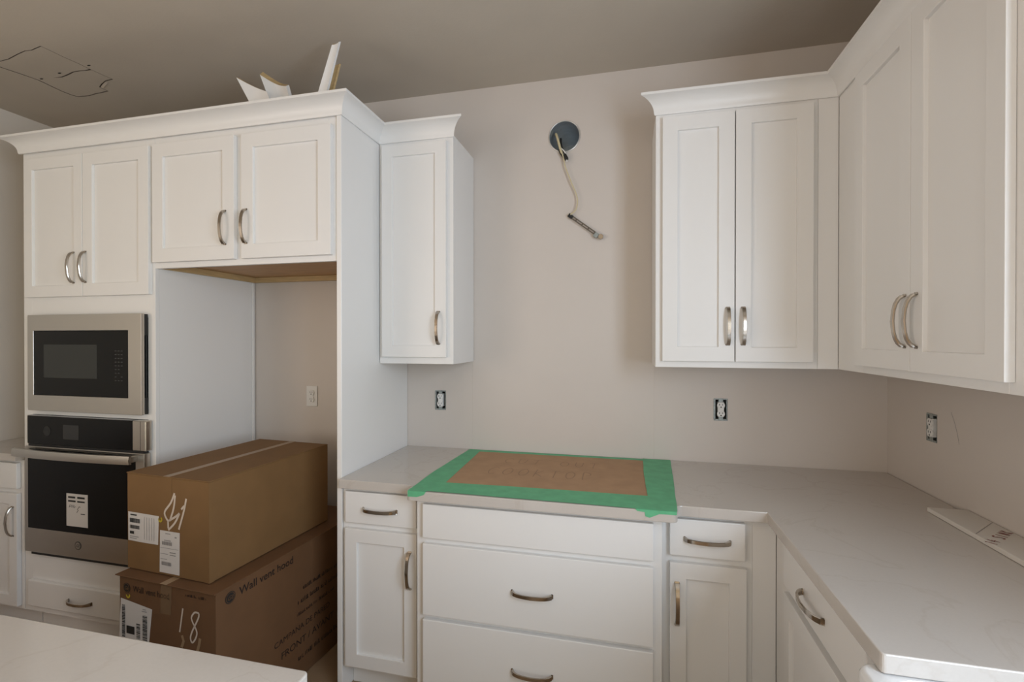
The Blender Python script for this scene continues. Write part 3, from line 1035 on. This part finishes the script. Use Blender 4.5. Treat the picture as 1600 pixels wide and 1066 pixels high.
flat('kraft_sheet', [(-0.745, -0.61), (0.085, -0.60), (0.085, -0.03), (-0.745, -0.03)], M_KRAFT, 0.0002, 0.0010)
T = 0.0011


def strip(corners, ns, amp, z0, z1):
    out = []
    for i, p in enumerate(corners):
        out += wavy(p, corners[(i + 1) % len(corners)], ns[i], amp)
    flat('tape_strip', out, M_TAPE, z0, z1)


strip([(-0.800, -0.052), (0.20, -0.045), (0.200, -0.012), (-0.790, -0.014)], (12, 1, 12, 1), 0.0008, T, T + 0.0003)
strip([(-0.812, -0.697), (-0.712, -0.697), (-0.708, -0.60), (-0.736, -0.014), (-0.800, -0.013), (-0.818, -0.45)], (3, 2, 6, 2, 5, 3), 0.0010, T + 0.0004, T + 0.0007)
strip([(-0.800, -0.707), (0.13, -0.716), (0.12, -0.572), (-0.40, -0.580), (-0.752, -0.594)], (14, 3, 6, 6, 2), 0.0018, T + 0.0008, T + 0.0011)
strip([(0.076, -0.717), (0.166, -0.717), (0.186, -0.36), (0.203, -0.010), (0.076, -0.009), (0.072, -0.30)], (3, 5, 6, 3, 4, 6), 0.0012, T + 0.0012, T + 0.0015)
# loose tape tails hanging over the counter edge
for pts, yb in (([(-0.812, 0.0), (-0.738, 0.0), (-0.746, -0.012), (-0.775, -0.022), (-0.812, -0.022)], -0.695), ([(0.03, 0.0), (0.164, 0.0), (0.164, -0.010), (0.108, -0.011), (0.076, -0.026), (0.062, -0.022), (0.06, -0.008), (0.035, -0.006)], -0.715)):
    b = bmesh.new()
    yv = -0.7212
    q = [b.verts.new((x + 0.32, yv + 0.35, z + T)) for x, z in pts]
    q2 = [b.verts.new((x + 0.32, yv + 0.35 + 0.0003, z + T)) for x, z in pts]
    b.faces.new(q)
    n = len(q)
    for k in range(n):
        b.faces.new((q[k], q[(k + 1) % n], q2[(k + 1) % n], q2[k]))
    c4 = [b.verts.new((pts[0][0] + 0.32, yb + 0.35, T + 0.0016)), b.verts.new((pts[1][0] + 0.32, yb + 0.35, T + 0.0016))]
    b.faces.new((q[0], c4[0], c4[1], q[1]))
    link('tape_tail', b, M_TAPE, kc)
STROKES = {'C': [[(.55, .85), (.35, 1), (.08, .75), (.02, .4), (.2, .03), (.5, .08)]], 'O': [[(.3, 1), (.05, .75), (.03, .3), (.25, 0), (.5, .2), (.55, .7), (.3, 1)]],
           'K': [[(.08, 1), (.05, 0)], [(.5, .95), (.07, .45), (.55, .02)]], 'T': [[(0, .95), (.6, 1)], [(.3, .97), (.28, 0)]], 'P': [[(.08, 0), (.08, 1), (.45, .95), (.5, .65), (.1, .5)]],
           'U': [[(.05, 1), (.05, .3), (.25, 0), (.5, .25), (.52, 1)]], 'S': [[(.5, .9), (.2, 1), (.05, .75), (.45, .4), (.35, .05), (.02, .1)]], 'I': [[(.2, 1), (.2, 0)]],
           'N': [[(.05, 0), (.06, 1), (.5, .02), (.52, 1)]], '1': [[(.12, .8), (.28, 1), (.25, 0)]], '4': [[(.35, 1), (.02, .4), (.58, .42)], [(.42, .7), (.4, 0)]], ' ': []}


def handwriting(name, parent, txt, ox, oy, w, h, m, z, th, jit=0.03, ang=0.0):
    """pen strokes lying flat: w is the advance, h the letter height"""
    bms = []
    for i, ch in enumerate(txt):
        for stn in STROKES[ch]:
            P = []
            for x, y in stn:
                a, b_ = w * (i + x + random.uniform(-jit, jit)), h * (y + random.uniform(-jit, jit))
                P.append((ox + a * math.cos(ang) - b_ * math.sin(ang), oy + a * math.sin(ang) + b_ * math.cos(ang), 0))
            pts = [(q.x, q.y) for q in smooth_pts(P, 3)] if len(P) > 3 else [(p[0], p[1]) for p in P]
            bms.append(ribbon(pts, th, lambda a, b_: (a, b_, z)))
    o = link(name, merge(bms), m, parent)
    o['kind'] = 'stuff'
    return o


handwriting('pencil_lettering', kc, 'COOKTOP', -0.27, -0.075, 0.068, 0.105, M_PENCIL, 0.0013, 0.0034)
handwriting('pencil_lettering', kc, 'CUT OUT', -0.24, 0.115, 0.066, 0.080, M_PENCIL, 0.0013, 0.0030)

# ------------------------------------------------------------------ board on the counter
bd = thing('trim_board', 'white board with red handwriting lying along the wall on the long counter', 'board', (0.983, -0.512, ZC))
bx('plank_body', 0, 0.116, -0.80, 0, 0.0004, 0.0145, M_BOARD, bd, 0.002, 2)
link('pencil_line', ribbon([(0.002, -0.228), (0.112, -0.114)], 0.0018, lambda x, y: (x, y, 0.0150)), M_GREYINK, bd)
handwriting('red_lettering', bd, '14 SINK', 0.004, -0.305, 0.0232, 0.026, M_REDINK, 0.0150, 0.0040, 0.03, PI / 4)

# ------------------------------------------------------------------ crown offcuts on top of the tall cabinets
def offcut(label, y, bl, br, tl, tr, thick, cove, cut, n=8, face=None):
    """short length of moulding stood on end; corner points in (x, z); its sawn end slopes down towards the room by cut"""
    c = thing('molding_offcut', label, 'molding offcut', ((bl[0] + br[0]) / 2, y, 2.4405), 0, 'crown molding offcuts on the tall cabinets')
    ox, oz = (bl[0] + br[0]) / 2, 2.4405
    bm, cap = bmesh.new(), bmesh.new()
    rows = []
    for (a, b_) in ((bl, br), (tl, tr)):
        f, k = [], []
        top = a is tl
        for i in range(n + 1):
            t = i / n
            bulge = cove * math.sin(PI * t)
            x, z = a[0] + (b_[0] - a[0]) * t, a[1] + (b_[1] - a[1]) * t
            sag = -0.35 * cove * math.sin(PI * t) if top else 0.0
            f.append((x - ox, bulge - thick / 2, z - oz + sag - (cut * (1 - 0.35 * t) if top else 0)))
            k.append((x - ox + 0.15 * thick, bulge + thick / 2 + 0.004 * math.sin(PI * t), z - oz + sag))
        rows.append((f, k))
    (f0, k0), (f1, k1) = rows
    F0, K0, F1, K1 = [[bm.verts.new(p) for p in r] for r in (f0, k0, f1, k1)]
    for i in range(n):
        bm.faces.new((F0[i], F0[i + 1], F1[i + 1], F1[i]))
        bm.faces.new((K0[i + 1], K0[i], K1[i], K1[i + 1]))
        bm.faces.new((F0[i + 1], F0[i], K0[i], K0[i + 1]))
        bm.faces.new((F1[i], F1[i + 1], K1[i + 1], K1[i]))
    bm.faces.new((F0[0], F1[0], K1[0], K0[0]))
    bm.faces.new((F0[n], K0[n], K1[n], F1[n]))
    shade(link('molding_length', bm, face or M_CROWN, c), 40)
    A = [cap.verts.new((p[0], p[1] - 0.0006, p[2] + 0.0002)) for p in f1]
    B = [cap.verts.new((p[0], p[1] - 0.0004, p[2] + 0.0008)) for p in k1]
    for i in range(n):
        cap.faces.new((A[i], A[i + 1], B[i + 1], B[i]))
    link('cut_end', cap, M_RAW, c)
    return c


def sc(y0, y1, p):
    k = (2.398 + y1) / (2.398 + y0)
    return (p[0] * k, 1.495 + (p[1] - 1.495) * k)


def ext(tp, bt, z=2.4405):
    t = (z - tp[1]) / (bt[1] - tp[1])
    return (tp[0] + (bt[0] - tp[0]) * t, z)


y = -0.580
tl, bl, tr, br = [sc(-.42, y, p) for p in ((-1.865, 2.781), (-1.783, 2.639), (-1.690, 2.690), (-1.666, 2.629))]
offcut('wide white crown offcut leaning outermost on the tall cabinet', y, ext(tl, bl), ext(tr, br), tl, tr, 0.012, 0.010, 0.003)
y = -0.535
tl, bl, tr, br = [sc(-.38, y, p) for p in ((-1.762, 2.820), (-1.703, 2.665), (-1.612, 2.738), (-1.588, 2.660))]
offcut('crown offcut with curved bare wood cut end beside the widest offcut', y, ext(tl, bl), ext(tr, br), tl, tr, 0.016, 0.020, 0.020)
y = -0.590
tl, bl, tr, br = [sc(-.45, y, p) for p in ((-1.314, 2.853), (-1.391, 2.625), (-1.277, 2.858), (-1.345, 2.625))]
offcut('tallest thin white offcut leaning near the end of the tall cabinets', y, ext(tl, bl), ext(tr, br), tl, tr, 0.012, 0.003, 0.012)
y = -0.560
tl, bl, tr, br = [sc(-.44, y, p) for p in ((-1.313, 2.757), (-1.350, 2.633), (-1.283, 2.760), (-1.318, 2.637))]
o4 = offcut('short bare-wood offcut leaning beside the tallest white offcut', y, ext(tl, bl), ext(tr, br), tl, tr, 0.010, 0.003, 0.004, face=M_RAW)
fl = bx('flat_offcut', -1.48, -1.345, -0.64, -0.60, 2.5022, 2.5075, M_RAW, None, 0.001)
tag(fl, 'small flat wood scrap lying on the crown edge below the tallest offcut', 'scrap')

# ------------------------------------------------------------------ duct, cable, strap
dk = thing('exhaust_duct', 'round galvanised exhaust duct opening high in the back wall', 'duct', (HOLE[0], 0, HOLE[1]))
b = bmesh.new()
n = 40
R0, R1 = 0.0745, 0.0765
rows = []
for (r, yv) in ((R1, -0.004), (R0, -0.004), (R0, 0.03), (R0 - 0.0015, 0.034), (R0, 0.038), (R0, 0.30)):
    rows.append([b.verts.new((r * math.cos(2 * PI * i / n), yv, r * math.sin(2 * PI * i / n))) for i in range(n)])
rows.insert(0, [b.verts.new((R1 * math.cos(2 * PI * i / n), 0.30, R1 * math.sin(2 * PI * i / n))) for i in range(n)])
for a, c in zip(rows, rows[1:]):
    for k in range(n):
        b.faces.new((a[k], a[(k + 1) % n], c[(k + 1) % n], c[k]))
b.faces.new(rows[-1])
shade(link('duct_pipe', b, M_GALV, dk), 40)
b = bmesh.new()
tube(b, [(0.0775 * math.cos(2 * PI * i / 48), -0.0025, 0.0775 * math.sin(2 * PI * i / 48)) for i in range(49)], 0.0030, 8, cap=False)
shade(link('rolled_rim', b, M_RIM, dk), 60)

cbn = thing('electrical_cable', 'pale electrical cable hanging from the round duct opening', 'cable', (-0.3, 0, 2.4))
path = [(-0.357, 0.06, 2.545), (-0.348, 0.012, 2.530), (-0.335, -0.016, 2.490), (-0.322, -0.022, 2.440), (-0.308, -0.024, 2.400), (-0.296, -0.022, 2.345), (-0.268, -0.022, 2.270), (-0.242, -0.02, 2.205),
        (-0.238, -0.02, 2.165), (-0.248, -0.020, 2.130), (-0.272, -0.022, 2.110)]
sp = smooth_pts([(x + 0.3, y, z - 2.4) for x, y, z in path], 6)
b = bmesh.new()
tube(b, sp, [0.0062 if i < 22 else 0.0032 for i in range(len(sp))], 8)
shade(link('sheath', b, M_CABLE, cbn), 60)
b = bmesh.new()
tube(b, smooth_pts([(-0.030, 0.05, 0.12), (-0.022, 0.0, 0.07), (-0.008, -0.018, 0.030), (0.004, -0.02, 0.012)], 5), 0.0055, 8)
shade(link('dark_conductor', b, M_BLACK, cbn), 60)
b = bmesh.new()
tube(b, [(-0.026, -0.010, 0.040), (-0.020, -0.018, 0.022), (-0.008, -0.022, -0.004)], [0.0085, 0.0075, 0.003], 8)
tube(b, [(0.000, -0.026, 0.010), (0.008, -0.026, -0.010), (0.010, -0.026, -0.018)], [0.007, 0.010, 0.009], 8)
shade(link('wire_connector', b, M_BLACK, cbn), 60)
b = bmesh.new()
tube(b, smooth_pts([(-0.020, -0.018, 0.046), (-0.006, -0.028, 0.030), (0.006, -0.027, 0.012)], 5), 0.003, 6)
shade(link('light_conductor', b, M_WPLASTIC, cbn), 60)
b = bmesh.new()
tube(b, [(0.010, -0.026, -0.0185), (0.0105, -0.026, -0.028)], 0.004, 6)
shade(link('connector_tip', b, M_WPLASTIC, cbn), 60)

stp = thing('metal_strap', 'perforated metal strap with a clamp hanging at the cable end', 'strap', (-0.279, -0.018, 2.109), 0)
L = 0.165
ang = math.atan2(-(2.109 - 1.995), 0.150)
stp.rotation_euler = (0, -ang, 0)
for (z0, z1) in ((0.003, 0.0085), (-0.0085, -0.003)):
    bx('strap_rail', 0.0, L, -0.0015, 0.0015, z0, z1, M_STRAP, stp, 0.0004)
for k in range(5):
    x = 0.006 + k * (L - 0.014) / 4
    bx('strap_bridge', x - 0.003, x + 0.003, -0.0012, 0.0012, -0.003, 0.003, M_STRAP, stp, 0)
bx('clamp_body', L - 0.006, L + 0.016, -0.009, 0.006, -0.017, 0.008, M_BOXSTEEL, stp, 0.002)
link('clamp_screw', prism([(L + 0.028 + 0.014 * math.cos(k * PI / 3), 0.002 + 0.014 * math.sin(k * PI / 3)) for k in range(6)], 0.014, 'y', bev=0.001, base=-0.008), M_NICKEL, stp)
bx('end_clip', -0.004, 0.022, -0.003, 0.003, -0.0095, 0.0095, M_BLACK, stp, 0.001)

# ------------------------------------------------------------------ outlets
def duplex(parent, y0):
    """white duplex receptacle face standing at local y0, centred on the origin"""
    for s in (-1, 1):
        pts = []
        for i in range(24):
            a = 2 * PI * i / 24
            x, z = 0.0172 * math.cos(a), 0.0172 * math.sin(a)
            z = max(-0.0142, min(0.0142, z))
            pts.append((x, z + s * 0.0195))
        fcs = link('receptacle_face', prism(pts, 0.006, 'y', bev=0.0008, base=y0 - 0.006), M_WPLASTIC, parent)
        bs = bmesh.new()
        for x, hh in ((-0.0065, 0.0085), (0.0065, 0.0070)):
            box(bs, x - 0.0013, x + 0.0013, y0 - 0.0064, y0 - 0.0058, s * 0.0195 + 0.0035 - hh / 2, s * 0.0195 + 0.0035 + hh / 2)
        box(bs, -0.0028, 0.0028, y0 - 0.0064, y0 - 0.0058, s * 0.0195 - 0.0105, s * 0.0195 - 0.0055)
        link('slot', bs, M_BLACK, fcs)
    bx('receptacle_body', -0.0135, 0.0135, y0 - 0.003, y0 + 0.030, -0.034, 0.034, M_WPLASTIC, parent, 0.001)


def bare_outlet(label, loc, rz):
    o = thing('outlet', label, 'outlet', loc, rz)
    b = bmesh.new()
    w, h = 0.0285, 0.0485
    t = 0.003
    for (x0, x1, z0, z1) in ((-w, -w + t, -h, h), (w - t, w, -h, h), (-w + t, w - t, h - t, h), (-w + t, w - t, -h, -h + t)):
        box(b, x0, x1, 0.001, 0.060, z0, z1)
    box(b, -w, w, 0.060, 0.062, -h, h)
    link('steel_box', b, M_BOXSTEEL, o)
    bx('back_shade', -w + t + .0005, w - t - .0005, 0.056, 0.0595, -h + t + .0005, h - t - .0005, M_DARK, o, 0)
    b = bmesh.new()
    box(b, -0.010, 0.010, -0.003, -0.0012, 0.034, 0.052, 0.0005)
    box(b, -0.010, 0.010, -0.003, -0.0012, -0.052, -0.034, 0.0005)
    box(b, -0.030, 0.030, -0.0025, -0.001, 0.046, 0.0515, 0.0004)
    box(b, -0.031, 0.030, -0.0025, -0.001, -0.0525, -0.045, 0.0004)
    box(b, -0.032, -0.0235, -0.0022, -0.001, -0.046, 0.047, 0.0004)
    link('mounting_yoke', b, M_BOXSTEEL, o)
    duplex(o, -0.003)
    return o


bare_outlet('uncovered white outlet in a steel box under the narrow wall cabinet', (OUTLETS[0][0], 0, OUTLETS[0][1]), 0)
bare_outlet('uncovered white outlet in a steel box under the two-door back wall cabinet', (OUTLETS[1][0], 0, OUTLETS[1][1]), 0)
bare_outlet('uncovered white outlet in a steel box on the side wall over the long counter', (XR, OUT3[0], OUT3[1]), -PI / 2)
po = thing('outlet', 'white outlet with a cover plate inside the fridge alcove', 'outlet', (-1.753, 0, 1.166))
bx('cover_plate', -0.035, 0.035, -0.006, -0.0005, -0.0585, 0.0585, M_WPLASTIC, po, 0.002, 2)
duplex(po, -0.0065)

# faint arc scuff on the side wall
link('scuff', ribbon([(q.x, q.y) for q in smooth_pts([(-0.420, 1.238, 0), (-0.438, 1.205, 0), (-0.452, 1.170, 0), (-0.462, 1.135, 0)], 5)], 0.0016, lambda yv, z: (XR - 0.0005, yv, z)), M_GREYINK, wall_right)
